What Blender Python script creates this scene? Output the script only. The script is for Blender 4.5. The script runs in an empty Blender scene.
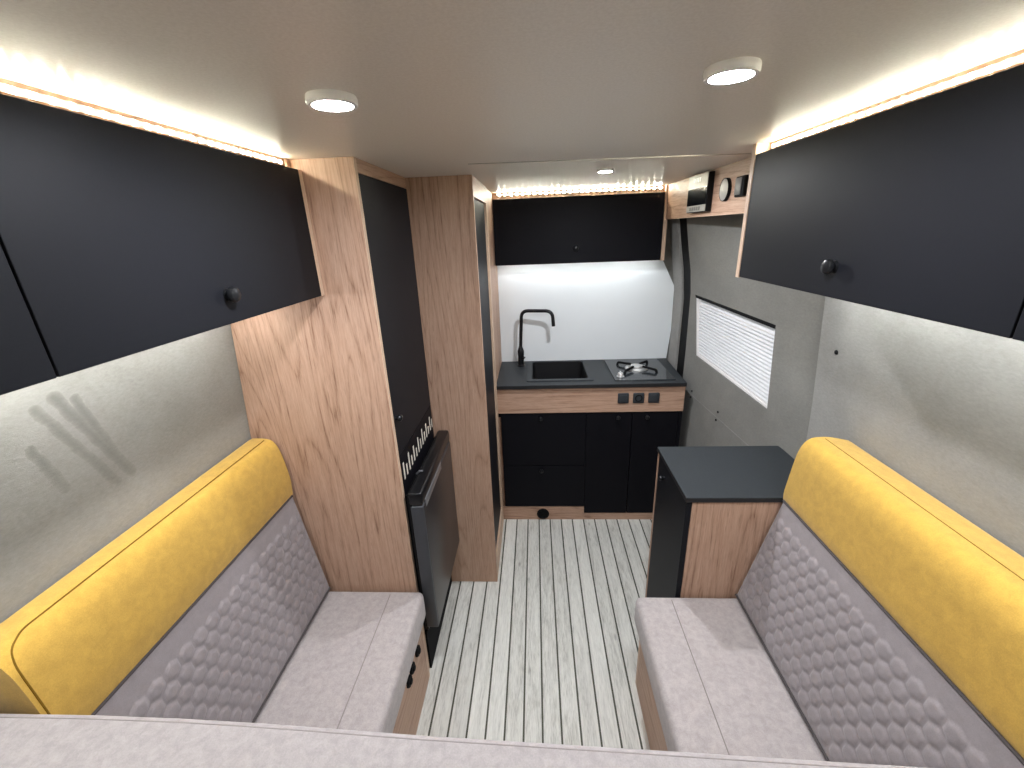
import bpy, bmesh, math, random
from mathutils import Vector, Matrix
random.seed(7)
scene = bpy.context.scene
COL = scene.collection
PI = math.pi

# ------------------------------------------------------------------ mesh helpers
def new_bm():
    return bmesh.new()

def add_box(bm, x0, x1, y0, y1, z0, z1, bevel=0.0, seg=2, M=None):
    vs = [bm.verts.new((x, y, z)) for x in (x0, x1) for y in (y0, y1) for z in (z0, z1)]
    fs = [(0, 1, 3, 2), (4, 6, 7, 5), (0, 4, 5, 1), (2, 3, 7, 6), (0, 2, 6, 4), (1, 5, 7, 3)]
    faces = [bm.faces.new([vs[i] for i in f]) for f in fs]
    if M is not None:
        bmesh.ops.transform(bm, matrix=M, verts=vs)
    if bevel > 0:
        edges = list({e for f in faces for e in f.edges})
        bmesh.ops.bevel(bm, geom=edges, offset=bevel, segments=seg, profile=0.5, affect='EDGES')
    return vs

def add_lathe(bm, prof, origin, axis='z', n=32, cap=True):
    """prof: list of (radius, height); revolve about axis through origin"""
    o = Vector(origin)
    ax = {'x': (Vector((1, 0, 0)), Vector((0, 1, 0)), Vector((0, 0, 1))),
          'y': (Vector((0, 1, 0)), Vector((0, 0, 1)), Vector((1, 0, 0))),
          'z': (Vector((0, 0, 1)), Vector((1, 0, 0)), Vector((0, 1, 0)))}[axis]
    rings = []
    for r, h in prof:
        rings.append([bm.verts.new(o + ax[0] * h + (ax[1] * math.cos(2 * PI * k / n) + ax[2] * math.sin(2 * PI * k / n)) * r)
                      for k in range(n)])
    for a, b in zip(rings, rings[1:]):
        for k in range(n):
            bm.faces.new((a[k], a[(k + 1) % n], b[(k + 1) % n], b[k]))
    if cap:
        bm.faces.new(rings[0][::-1]); bm.faces.new(rings[-1])

def add_tube(bm, pts, r, n=12, cap=True):
    pts = [Vector(p) for p in pts]
    rings = []
    up = None
    for i, p in enumerate(pts):
        t = (pts[min(i + 1, len(pts) - 1)] - pts[max(i - 1, 0)]).normalized()
        if up is None:
            up = Vector((0, 0, 1)) if abs(t.z) < 0.9 else Vector((0, 1, 0))
        u = (up - t * up.dot(t)).normalized()
        up = u
        v = t.cross(u)
        rr = r[i] if isinstance(r, (list, tuple)) else r
        rings.append([bm.verts.new(p + (u * math.cos(2 * PI * k / n) + v * math.sin(2 * PI * k / n)) * rr) for k in range(n)])
    for a, b in zip(rings, rings[1:]):
        for k in range(n):
            bm.faces.new((a[k], a[(k + 1) % n], b[(k + 1) % n], b[k]))
    if cap:
        bm.faces.new(rings[0][::-1]); bm.faces.new(rings[-1])

def add_prism_y(bm, prof, y0, y1, bevel=0.0, seg=3):
    """closed polygon in (x,z) extruded along y"""
    a = [bm.verts.new((x, y0, z)) for x, z in prof]
    b = [bm.verts.new((x, y1, z)) for x, z in prof]
    n = len(prof)
    fa = bm.faces.new(a); fb = bm.faces.new(b[::-1])
    for i in range(n):
        bm.faces.new((a[i], b[i], b[(i + 1) % n], a[(i + 1) % n]))
    if bevel > 0:
        edges = list(fa.edges) + list(fb.edges)
        bmesh.ops.bevel(bm, geom=edges, offset=bevel, segments=seg, profile=0.5, affect='EDGES')

def fillet(points, r, n=8):
    pts = [Vector(p) for p in points]
    out = [pts[0]]
    for i in range(1, len(pts) - 1):
        p, a, b = pts[i], (pts[i - 1] - pts[i]), (pts[i + 1] - pts[i])
        rr = min(r, a.length * 0.49, b.length * 0.49)
        s, e = p + a.normalized() * rr, p + b.normalized() * rr
        for k in range(n + 1):
            t = k / n
            out.append(s * (1 - t) ** 2 + p * 2 * t * (1 - t) + e * t * t)
    out.append(pts[-1])
    return out

def world_loc(o):
    v = Vector((0, 0, 0))
    while o is not None:
        v = v + o.location
        o = o.parent
    return v

def obj(name, bm, mat, parent=None, smooth=False, origin=None, sharp=35):
    """verts are in world space; object origin = origin or the parent's origin"""
    base = world_loc(parent) if parent is not None else Vector((0, 0, 0))
    loc = Vector(origin) if origin is not None else base
    bmesh.ops.recalc_face_normals(bm, faces=bm.faces[:])
    bmesh.ops.translate(bm, vec=-loc, verts=bm.verts[:])
    me = bpy.data.meshes.new(name)
    bm.to_mesh(me); bm.free()
    o = bpy.data.objects.new(name, me)
    COL.objects.link(o)
    o.location = loc - base
    if parent is not None:
        o.parent = parent
    me.materials.append(mat)
    if smooth:
        me.polygons.foreach_set('use_smooth', [True] * len(me.polygons))
        try:
            me.set_sharp_from_angle(angle=math.radians(sharp))
        except Exception:
            pass
    return o

def thing(name, label, cat, loc, group=None):
    o = bpy.data.objects.new(name, None)
    o.empty_display_size = 0.05
    COL.objects.link(o)
    o.location = loc
    tag(o, label, cat, group)
    return o

def tag(o, label, cat, group=None):
    o['label'] = label; o['category'] = cat
    if group:
        o['group'] = group
    return o

def struct(o):
    o['kind'] = 'structure'
    return o

def dup(root, loc, label=None):
    r = root.copy(); COL.objects.link(r); r.location = loc
    if label:
        r['label'] = label
    for ch in list(root.children):
        c = ch.copy(); COL.objects.link(c); c.parent = r
        for g in list(ch.children):
            d = g.copy(); COL.objects.link(d); d.parent = c
    return r

# ------------------------------------------------------------------ materials
def s2l(c):
    return tuple(((v / 255) / 12.92 if v / 255 <= 0.04045 else ((v / 255 + 0.055) / 1.055) ** 2.4) for v in c) + (1.0,)

class NT:
    def __init__(self, name):
        self.m = bpy.data.materials.new(name)
        self.m.use_nodes = True
        self.t = self.m.node_tree
        self.b = self.t.nodes['Principled BSDF']
        self.out = self.t.nodes['Material Output']
        self._co = None
    def n(self, typ, **kw):
        x = self.t.nodes.new(typ)
        for k, v in kw.items():
            setattr(x, k, v)
        return x
    def l(self, a, b):
        self.t.links.new(a, b)
    def co(self):
        if self._co is None:
            self._co = self.n('ShaderNodeTexCoord').outputs['Object']
        return self._co
    def mapping(self, scale=(1, 1, 1), rnd=False, loc=(0, 0, 0), src=None):
        mp = self.n('ShaderNodeMapping')
        mp.inputs['Scale'].default_value = scale
        mp.inputs['Location'].default_value = loc
        self.l(src or self.co(), mp.inputs['Vector'])
        if rnd:
            oi = self.n('ShaderNodeObjectInfo')
            mu = self.n('ShaderNodeVectorMath', operation='SCALE')
            cx = self.n('ShaderNodeCombineXYZ')
            for k in range(3):
                self.l(oi.outputs['Random'], cx.inputs[k])
            self.l(cx.outputs[0], mu.inputs[0]); mu.inputs['Scale'].default_value = 17.0
            self.l(mu.outputs[0], mp.inputs['Location'])
        return mp.outputs[0]
    def noise(self, vec, scale=5, detail=4, rough=0.5, dist=0.0):
        x = self.n('ShaderNodeTexNoise')
        x.inputs['Scale'].default_value = scale
        x.inputs['Detail'].default_value = detail
        x.inputs['Roughness'].default_value = rough
        x.inputs['Distortion'].default_value = dist
        self.l(vec, x.inputs['Vector'])
        return x.outputs['Fac']
    def ramp(self, fac, stops):
        r = self.n('ShaderNodeValToRGB')
        e = r.color_ramp.elements
        while len(e) > 1:
            e.remove(e[-1])
        e[0].position, e[0].color = stops[0]
        for p, c in stops[1:]:
            k = e.new(p); k.color = c
        self.l(fac, r.inputs['Fac'])
        return r.outputs['Color']
    def math(self, op, a, b=None, clamp=False):
        x = self.n('ShaderNodeMath', operation=op, use_clamp=clamp)
        for i, v in enumerate((a, b)):
            if v is None:
                continue
            if isinstance(v, (int, float)):
                x.inputs[i].default_value = v
            else:
                self.l(v, x.inputs[i])
        return x.outputs[0]
    def mix(self, fac, a, b, mode='MIX'):
        x = self.n('ShaderNodeMix', data_type='RGBA', blend_type=mode)
        if isinstance(fac, (int, float)):
            x.inputs[0].default_value = fac
        else:
            self.l(fac, x.inputs[0])
        for i, v in ((6, a), (7, b)):
            if isinstance(v, tuple):
                x.inputs[i].default_value = v
            else:
                self.l(v, x.inputs[i])
        return x.outputs[2]
    def bump(self, h, strength=0.2, dist=0.002):
        x = self.n('ShaderNodeBump')
        x.inputs['Strength'].default_value = strength
        x.inputs['Distance'].default_value = dist
        self.l(h, x.inputs['Height'])
        self.l(x.outputs[0], self.b.inputs['Normal'])
    def base(self, c):
        if isinstance(c, tuple):
            self.b.inputs['Base Color'].default_value = c
        else:
            self.l(c, self.b.inputs['Base Color'])
    def set(self, **kw):
        for k, v in kw.items():
            self.b.inputs[k.replace('_', ' ')].default_value = v

def mat_plain(name, c, rough=0.5, metal=0.0, spec=0.5, var=0.06, nscale=40, bump=0.0):
    k = NT(name)
    col = s2l(c)
    nz = k.noise(k.mapping(rnd=True), nscale, 4, 0.6)
    lo = tuple(v * (1 - var) for v in col[:3]) + (1,)
    hi = tuple(min(1, v * (1 + var)) for v in col[:3]) + (1,)
    k.base(k.ramp(nz, [(0.3, lo), (0.7, hi)]))
    k.set(Roughness=rough, Metallic=metal)
    k.b.inputs['Specular IOR Level'].default_value = spec
    if bump:
        k.bump(nz, bump, 0.001)
    return k.m

def mat_wood(name, axis, light=(193, 161, 138), mid=(175, 141, 118), dark=(130, 98, 78)):
    k = NT(name)
    sc = [1.0, 1.0, 1.0]; sc['xyz'.index(axis)] = 0.07
    st = k.mapping(tuple(sc), rnd=True)
    sc2 = [1.0, 1.0, 1.0]; sc2['xyz'.index(axis)] = 0.028
    fine = k.mapping(tuple(sc2), rnd=True)
    big = k.noise(st, 4.2, 2, 0.45, 0.3)                      # growth-ring field
    rings = k.math('FRACT', k.math('MULTIPLY', big, 26.0))
    rings = k.math('ABSOLUTE', k.math('SUBTRACT', k.math('MULTIPLY', rings, 2.0), 1.0))
    rings = k.math('POWER', rings, 5.0)
    fib = k.noise(fine, 260, 4, 0.75)
    fib2 = k.noise(st, 120, 5, 0.75)
    patch = k.noise(st, 4.0, 2, 0.5)
    f = k.math('ADD', k.math('MULTIPLY', fib, 0.42), k.math('MULTIPLY', fib2, 0.44))
    f = k.math('ADD', f, k.math('MULTIPLY', patch, 0.22))
    f = k.math('SUBTRACT', f, k.math('MULTIPLY', rings, 0.115))
    c = k.ramp(f, [(0.36, s2l(dark)), (0.48, s2l(mid)), (0.62, s2l(light)), (0.75, s2l(tuple(min(255, v + 10) for v in light)))])
    # dark pores along the grain
    pore = k.noise(st, 240, 2, 0.5)
    pf = k.ramp(pore, [(0.60, (0, 0, 0, 1)), (0.72, (1, 1, 1, 1))])
    c = k.mix(k.math('MULTIPLY', pf, 0.5), c, s2l(dark))
    # small knots
    vo = k.n('ShaderNodeTexVoronoi'); vo.inputs['Scale'].default_value = 3.1
    sc3 = [1.0, 1.0, 1.0]; sc3['xyz'.index(axis)] = 0.55
    k.l(k.mapping(tuple(sc3), rnd=True), vo.inputs['Vector'])
    kn = k.ramp(vo.outputs['Distance'], [(0.015, (1, 1, 1, 1)), (0.055, (0, 0, 0, 1))])
    c = k.mix(k.math('MULTIPLY', kn, 0.6), c, s2l((92, 62, 46)))
    k.base(c)
    k.set(Roughness=0.48)
    k.b.inputs['Specular IOR Level'].default_value = 0.35
    k.bump(f, 0.12, 0.001)
    return k.m

def mat_felt(name, c, var=0.12, streaks=None):
    k = NT(name)
    col = s2l(c)
    big = k.noise(k.mapping(), 5.0, 5, 0.6)
    fibre = k.noise(k.mapping((1, 1, 2.4)), 75, 5, 0.75)
    f = k.math('ADD', k.math('MULTIPLY', big, 0.5), k.math('MULTIPLY', fibre, 0.5))
    lo = tuple(v * (1 - var) for v in col[:3]) + (1,)
    hi = tuple(min(1, v * (1 + var)) for v in col[:3]) + (1,)
    cc = k.ramp(f, [(0.36, lo), (0.64, hi)])
    if streaks:
        sx = k.n('ShaderNodeSeparateXYZ'); k.l(k.co(), sx.inputs[0])
        wob = k.math('MULTIPLY', k.math('SUBTRACT', k.noise(k.mapping(), 45, 3), 0.5), 0.012)
        tot = None
        for (ya, za, yb, zb, w, s) in streaks:
            L2 = (yb - ya) ** 2 + (zb - za) ** 2
            dy = k.math('SUBTRACT', sx.outputs[1], ya); dz = k.math('SUBTRACT', sx.outputs[2], za)
            t = k.math('DIVIDE', k.math('ADD', k.math('MULTIPLY', dy, yb - ya), k.math('MULTIPLY', dz, zb - za)), L2, clamp=True)
            ey = k.math('SUBTRACT', dy, k.math('MULTIPLY', t, yb - ya))
            ez = k.math('SUBTRACT', dz, k.math('MULTIPLY', t, zb - za))
            d = k.math('SQRT', k.math('ADD', k.math('MULTIPLY', ey, ey), k.math('MULTIPLY', ez, ez)))
            d = k.math('ADD', d, wob)
            v = k.math('SUBTRACT', 1.0, k.math('DIVIDE', d, w), clamp=True)
            v = k.math('MULTIPLY', k.math('POWER', v, 0.4), s)
            v = k.math('MULTIPLY', v, k.math('SUBTRACT', 1.0, k.math('MULTIPLY', t, 0.45)))
            tot = v if tot is None else k.math('MAXIMUM', tot, v)
        cc = k.mix(tot, cc, tuple(v * 0.42 for v in col[:3]) + (1,))
    k.base(cc)
    k.set(Roughness=0.95)
    k.b.inputs['Specular IOR Level'].default_value = 0.1
    k.b.inputs['Sheen Weight'].default_value = 0.15
    k.bump(fibre, 0.35, 0.002)
    return k.m

def mat_fabric(name, c, var=0.12, scale=26, sheen=0.25, mott=0.5):
    k = NT(name)
    col = s2l(c)
    big = k.noise(k.mapping(rnd=True), scale, 4, 0.6, 0.4)
    fine = k.noise(k.mapping(rnd=True), 420, 3, 0.7)
    f = k.math('ADD', k.math('MULTIPLY', big, mott), k.math('MULTIPLY', fine, 1 - mott))
    lo = tuple(v * (1 - var) for v in col[:3]) + (1,)
    hi = tuple(min(1, v * (1 + var)) for v in col[:3]) + (1,)
    k.base(k.ramp(f, [(0.38, lo), (0.62, hi)]))
    k.set(Roughness=0.9)
    k.b.inputs['Specular IOR Level'].default_value = 0.15
    k.b.inputs['Sheen Weight'].default_value = sheen
    k.b.inputs['Sheen Roughness'].default_value = 0.5
    k.bump(fine, 0.2, 0.0008)
    return k.m

def mat_emit(name, c, strength):
    k = NT(name)
    col = s2l(c)
    k.base((0.8, 0.8, 0.8, 1))
    k.b.inputs['Emission Color'].default_value = col
    k.b.inputs['Emission Strength'].default_value = strength
    k.set(Roughness=0.5)
    return k.m

def mat_floor():
    k = NT('deck_vinyl')
    P = 0.0687
    sx = k.n('ShaderNodeSeparateXYZ'); k.l(k.co(), sx.inputs[0])
    u = k.math('DIVIDE', k.math('ADD', sx.outputs[0], 0.003 + P * 40), P)
    fr = k.math('FRACT', u)
    idx = k.math('FLOOR', u)
    ed = k.math('MINIMUM', fr, k.math('SUBTRACT', 1.0, fr))
    line = k.math('LESS_THAN', ed, 0.052)
    wn = k.n('ShaderNodeTexWhiteNoise', noise_dimensions='1D'); k.l(idx, wn.inputs['W'])
    # shift each plank's grain along y
    off = k.n('ShaderNodeCombineXYZ'); k.l(k.math('MULTIPLY', wn.outputs['Value'], 9.0), off.inputs[1])
    k.l(k.math('MULTIPLY', idx, 1.7), off.inputs[2])
    va = k.n('ShaderNodeVectorMath', operation='ADD'); k.l(k.co(), va.inputs[0]); k.l(off.outputs[0], va.inputs[1])
    mp = k.mapping((1, 0.10, 1), src=va.outputs[0])
    big = k.noise(mp, 30, 5, 0.7, 1.6)
    fine = k.noise(k.mapping((1, 0.09, 1), src=va.outputs[0]), 240, 4, 0.75)
    f = k.math('ADD', k.math('MULTIPLY', big, 0.45), k.math('MULTIPLY', fine, 0.45))
    f = k.math('ADD', f, k.math('MULTIPLY', wn.outputs['Value'], 0.10))
    c = k.ramp(f, [(0.34, s2l((164, 162, 152))), (0.47, s2l((208, 207, 198))), (0.60, s2l((227, 226, 217))), (0.75, s2l((234, 233, 226)))])
    vo = k.n('ShaderNodeTexVoronoi'); vo.inputs['Scale'].default_value = 9.0
    k.l(k.mapping((1.0, 0.45, 1), src=va.outputs[0]), vo.inputs['Vector'])
    kn = k.ramp(vo.outputs['Distance'], [(0.03, (1, 1, 1, 1)), (0.09, (0, 0, 0, 1))])
    c = k.mix(k.math('MULTIPLY', kn, 0.4), c, s2l((95, 92, 85)))
    c = k.mix(line, c, s2l((72, 73, 60)))
    k.base(c)
    k.set(Roughness=0.5)
    k.b.inputs['Specular IOR Level'].default_value = 0.3
    k.bump(f, 0.08, 0.001)
    return k.m

def mat_ceiling():
    k = NT('ceiling_vinyl')
    gr = k.noise(k.mapping(), 220, 3, 0.7)
    k.base(k.ramp(gr, [(0.35, s2l((219, 210, 197))), (0.65, s2l((229, 221, 209)))]))
    k.set(Roughness=0.36)
    k.b.inputs['Specular IOR Level'].default_value = 0.4
    k.bump(gr, 0.08, 0.0005)
    return k.m

def mat_blind():
    k = NT('blind_cloth')
    nz = k.noise(k.mapping(), 60, 2)
    c = k.ramp(nz, [(0.3, s2l((238, 238, 238))), (0.7, s2l((247, 247, 248)))])
    k.base(c); k.set(Roughness=0.8)
    tr = k.n('ShaderNodeBsdfTranslucent'); k.l(c, tr.inputs['Color'])
    mx = k.n('ShaderNodeMixShader'); mx.inputs[0].default_value = 0.30
    k.l(k.b.outputs[0], mx.inputs[1]); k.l(tr.outputs[0], mx.inputs[2])
    k.l(mx.outputs[0], k.out.inputs['Surface'])
    return k.m

def mat_glass():
    k = NT('pane_glass')
    nz = k.noise(k.mapping(), 3, 1)
    k.base(k.ramp(nz, [(0.3, (0.9, 0.93, 0.94, 1)), (0.7, (0.94, 0.96, 0.97, 1))]))
    k.set(Roughness=0.02, Transmission_Weight=1.0, IOR=1.45)
    return k.m

WV = mat_wood('oak_vertical', 'z')
WX = mat_wood('oak_across', 'x')
WY = mat_wood('oak_along', 'y')
WEDGE = mat_plain('oak_edge_band', (205, 176, 150), 0.5, var=0.08, nscale=30)
BLACK = mat_plain('black_laminate', (24, 25, 29), 0.5, spec=0.13, var=0.05, nscale=300)
KBLACK = mat_plain('black_kitchen_laminate', (15, 15, 20), 0.55, spec=0.12, var=0.05, nscale=300)
KNOB = mat_plain('black_metal_knob', (30, 31, 33), 0.32, metal=0.4)
RUBBER = mat_plain('black_rubber', (14, 14, 15), 0.7, spec=0.2)
SLATE = mat_plain('slate_worktop', (46, 50, 53), 0.5, spec=0.28, var=0.10, nscale=180, bump=0.05)
SLATEEDGE = mat_plain('dark_worktop_edge', (26, 27, 29), 0.5)
WHITE = mat_plain('white_splashback', (233, 238, 238), 0.3, var=0.012, nscale=3)
WHITEPL = mat_plain('white_plastic', (232, 229, 226), 0.4, var=0.02)
ALU = mat_plain('aluminium', (190, 186, 178), 0.3, metal=1.0, var=0.05)
STEEL = mat_plain('bright_steel', (232, 232, 230), 0.38, metal=0.8, var=0.04)
BLKGLASS = mat_plain('hob_glass', (46, 50, 53), 0.13, spec=0.6, var=0.03)
SINKBLK = mat_plain('black_composite', (16, 16, 18), 0.45, var=0.1, nscale=250)
SOCK = mat_plain('charcoal_plastic', (50, 54, 58), 0.45, spec=0.4)
FRDOOR = mat_plain('fridge_door_sheet', (52, 48, 48), 0.34, metal=0.35, var=0.03, nscale=200)
FRSIDE = mat_plain('fridge_side', (66, 68, 72), 0.38, metal=0.3, var=0.03)
FRBLK = mat_plain('fridge_gloss_black', (16, 16, 18), 0.3, spec=0.35)
FRGRIP = mat_plain('fridge_grip_grey', (128, 128, 130), 0.3, metal=0.5)
SLOT = mat_plain('slot_liner', (212, 206, 192), 0.6)
SEATFAB = mat_fabric('seat_fabric', (171, 163, 160), 0.15, scale=60)
SEATSEAM = mat_fabric('seat_seam_fabric', (142, 134, 130), 0.08, sheen=0.0)
BACKFAB = mat_fabric('quilted_fabric', (144, 136, 136), 0.09, scale=40, sheen=0.35)
BACKSEAM = mat_fabric('back_welt_fabric', (80, 75, 74), 0.08, sheen=0.0)
YELLOW = mat_fabric('mustard_fabric', (196, 157, 71), 0.12, scale=40)
YSEAM = mat_fabric('mustard_seam', (120, 90, 28), 0.08, sheen=0.0)
MATFAB = mat_fabric('light_fabric', (155, 148, 145), 0.13, scale=70, mott=0.6)
WALLL = mat_felt('wall_felt_smudged', (143, 141, 134), 0.16, streaks=[
    (0.714, 1.437, 0.815, 1.212, 0.0135, 0.62), (0.748, 1.419, 0.793, 1.271, 0.0115, 0.62),
    (0.678, 1.424, 0.780, 1.206, 0.0115, 0.55), (0.650, 1.356, 0.680, 1.254, 0.0105, 0.55)])
WALLR = mat_felt('wall_felt', (142, 141, 136), 0.16)
DOORF = mat_felt('door_felt', (124, 123, 117), 0.15)
CEIL = mat_ceiling()
FLOOR = mat_floor()
BLIND = mat_blind()
GLASS = mat_glass()
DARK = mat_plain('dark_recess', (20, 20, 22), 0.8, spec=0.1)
LED = mat_emit('led_warm_white', (255, 252, 228), 120.0)
LEDK = mat_emit('led_kitchen', (255, 252, 230), 240.0)
LEDU = mat_emit('led_under', (243, 247, 250), 140.0)
LEDUK = mat_emit('led_under_kitchen', (243, 248, 252), 66.0)
LENS = mat_emit('lamp_lens', (241, 245, 255), 660.0)
LENSK = mat_emit('small_lamp_lens', (244, 247, 255), 1400.0)
SCREEN = mat_plain('display_glass', (10, 11, 14), 0.12, spec=0.25)
SILVER = mat_plain('silver_grey_plastic', (160, 156, 148), 0.4, metal=0.2)
GREYKEY = mat_plain('grey_keys', (104, 102, 98), 0.45)

# ------------------------------------------------------------------ shell
ZC = 1.905
def wl(z):       # inner face of the wall beside the bench with the fridge panel
    pts = [(-0.1, -0.968), (0.9, -0.968), (1.1, -0.958), (1.46, -0.927), (1.7, -0.895), (2.0, -0.84)]
    for (a, xa), (b, xb) in zip(pts, pts[1:]):
        if z <= b:
            return xa + (xb - xa) * (z - a) / (b - a)
    return pts[-1][1]
ROWS = [-0.0, 0.3, 0.6, 0.9, 1.0, 1.1, 1.2, 1.3, 1.46, 1.6, 1.75, ZC]

bm = new_bm(); add_box(bm, -1.05, 1.05, -0.8, 2.75, -0.05, 0.0)
struct(obj('floor', bm, FLOOR))
bm = new_bm(); add_box(bm, -1.05, 1.05, -0.8, 2.75, ZC, ZC + 0.04)
ceiling = struct(obj('ceiling', bm, CEIL))

def wall_sheet(bm, f, y0, y1, thick, rows=ROWS, ny=2):
    inner, outer = [], []
    for j in range(ny + 1):
        y = y0 + (y1 - y0) * j / ny
        inner.append([bm.verts.new((f(z, y), y, z)) for z in rows])
        outer.append([bm.verts.new((f(z, y) + thick, y, z)) for z in rows])
    n = len(rows)
    for j in range(ny):
        for i in range(n - 1):
            bm.faces.new((inner[j][i], inner[j + 1][i], inner[j + 1][i + 1], inner[j][i + 1]))
            bm.faces.new((outer[j][i], outer[j][i + 1], outer[j + 1][i + 1], outer[j + 1][i]))
    for i in range(n - 1):
        for j in (0, ny):
            bm.faces.new((inner[j][i], inner[j][i + 1], outer[j][i + 1], outer[j][i]))
    for j in range(ny):
        for i in (0, n - 1):
            bm.faces.new((inner[j][i], outer[j][i], outer[j + 1][i], inner[j + 1][i]))

bm = new_bm(); wall_sheet(bm, lambda z, y: wl(z), -0.8, 2.75, -0.05)
struct(obj('wall_left', bm, WALLL, smooth=True))
def wr(z, y):
    return -wl(z) - 0.002
bm = new_bm(); wall_sheet(bm, wr, -0.8, 1.415, 0.05)
struct(obj('wall_right', bm, WALLR, smooth=True))
bm = new_bm(); add_box(bm, -1.05, 1.05, 2.675, 2.75, 0, ZC)
struct(obj('wall_back', bm, DOORF))
bm = new_bm(); add_box(bm, -1.05, 1.05, -0.84, -0.8, 0, ZC)
struct(obj('wall_front', bm, WALLR))

# sliding door with the window: x falls towards the back of the van
TUM = [(-0.1, 0.853), (1.3, 0.853), (1.47, 0.835), (1.6, 0.810), (1.73, 0.788), (2.0, 0.730)]
def tumble(z):
    for (a, xa), (b, xb) in zip(TUM, TUM[1:]):
        if z <= b:
            return xa + (xb - xa) * (z - a) / (b - a)
    return TUM[-1][1]
def dr(z, y):
    return tumble(z) + 0.117 * (2.385 - y)
WIN = {'tl': (2.335, 1.348), 'tr': (1.681, 1.321), 'br': (1.648, 0.978), 'bl': (2.273, 1.030)}
bm = new_bm()
ycols = [1.392, None, None, 2.40]
rows_low, rows_top = [0.0, 0.3, 0.6, 0.9], [1.40, 1.47, 1.535, 1.60, 1.73, ZC]
def dv(y, z, dx=0.0):
    return bm.verts.new((dr(z, y) + dx, y, z))
def column(yb, yt, zb, zt):
    low = [dv(yb, z) for z in rows_low]
    top = [dv(yt, z) for z in rows_top]
    return low + [dv(yb, zb), dv(yt, zt)] + top
c0 = column(1.40, 1.40, 0.965, 1.312)
c1 = column(WIN['br'][0], WIN['tr'][0], WIN['br'][1], WIN['tr'][1])
c2 = column(WIN['bl'][0], WIN['tl'][0], WIN['bl'][1], WIN['tl'][1])
c3 = column(2.392, 2.392, 1.04, 1.35)
for a, b, skip in ((c0, c1, False), (c1, c2, True), (c2, c3, False)):
    for i in range(len(a) - 1):
        if skip and i == 4:
            continue
        bm.faces.new((a[i], b[i], b[i + 1], a[i + 1]))
# window reveal
REV = 0.035
ring_in = [c1[4], c2[4], c2[5], c1[5]]
ring_out = [bm.verts.new((v.co.x + REV, v.co.y, v.co.z)) for v in ring_in]
for i in range(4):
    bm.faces.new((ring_in[i], ring_in[(i + 1) % 4], ring_out[(i + 1) % 4], ring_out[i]))
# near edge returned outwards to the wall
e_out = [bm.verts.new((v.co.x + 0.06, v.co.y, v.co.z)) for v in c0]
for i in range(len(c0) - 1):
    bm.faces.new((c0[i], c0[i + 1], e_out[i + 1], e_out[i]))
door = struct(obj('door_1', bm, DOORF))
# groove and screw heads in the door lining
bm = new_bm(); add_tube(bm, [(dr(0.785, y) + 0.0006, y, 0.797 - (2.227 - y) * 0.053) for y in (2.36, 2.25, 2.0, 1.8, 1.6)], 0.0018, 6)
obj('lining_seam', bm, WALLR, door)
for y, z in ((2.268, 0.823), (2.272, 0.785), (1.990, 0.816), (1.998, 0.769)):
    bm = new_bm(); add_lathe(bm, [(0.0, -0.004), (0.005, -0.0035), (0.0062, 0.0), (0.0062, 0.004)], (dr(z, y), y, z), 'x', 12, cap=False)
    obj('screw_head', bm, RUBBER, door, smooth=True)
bm = new_bm(); add_lathe(bm, [(0.0, -0.004), (0.006, -0.0035), (0.0075, 0.0), (0.0075, 0.004)], (wr(1.31, 1.33), 1.33, 1.31), 'x', 12, cap=False)
struct(obj('trim_3', bm, RUBBER, smooth=True))

# rubber door seal and rear pillar lining
SR = [0.0, 0.5, 0.9, 1.1, 1.3, 1.40, 1.47, 1.535, 1.60, 1.665, 1.73, ZC]
bm = new_bm(); wall_sheet(bm, lambda z, y: tumble(z) + 0.0015, 2.390, 2.545, 0.03, SR, 1)
struct(obj('trim_1', bm, RUBBER, smooth=True))
bm = new_bm(); wall_sheet(bm, lambda z, y: tumble(z) - 0.010, 2.512, 2.68, 0.03, SR, 1)
struct(obj('trim_4', bm, WALLR, smooth=True))

# window: frame, pane, pleated blind
def wpt(s, t, dx):
    """s 0..1 far->near, t 0..1 bottom->top on the window quad"""
    b = Vector(WIN['bl']).lerp(Vector(WIN['br']), s); tp = Vector(WIN['tl']).lerp(Vector(WIN['tr']), s)
    y, z = b.lerp(tp, t)
    return Vector((dr(z, y) + dx, y, z))
fr = new_bm()
def frame_bar(bm, corners, x0, x1):
    a = [bm.verts.new(wpt(s, t, x0)) for s, t in corners]
    b = [bm.verts.new(wpt(s, t, x1)) for s, t in corners]
    bm.faces.new(a); bm.faces.new(b[::-1])
    for i in range(4):
        bm.faces.new((a[i], b[i], b[(i + 1) % 4], a[(i + 1) % 4]))
fw, fh = 0.016, 0.028
frame_bar(fr, [(0, 0), (fw, 0), (fw, 1), (0, 1)], 0.004, 0.032)
frame_bar(fr, [(1 - fw * .5, 0), (1, 0), (1, 1), (1 - fw * .5, 1)], 0.004, 0.032)
frame_bar(fr, [(0, 0), (1, 0), (1, fh), (0, fh)], 0.004, 0.032)
frame_bar(fr, [(0, 1 - fh), (1, 1 - fh), (1, 1), (0, 1)], 0.012, 0.032)
win = struct(obj('window_1', fr, WHITEPL))
bm = new_bm(); frame_bar(bm, [(0, 0.955), (1, 0.955), (1, 1.0), (0, 1.0)], -0.0015, 0.010)
struct(obj('window_frame', bm, RUBBER, win))
bm = new_bm(); frame_bar(bm, [(0.01, 0.01), (0.99, 0.01), (0.99, 0.99), (0.01, 0.99)], 0.050, 0.054)
struct(obj('pane', bm, GLASS, win))
bm = new_bm()
NP = 17
prev = None
rowsv = []
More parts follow.
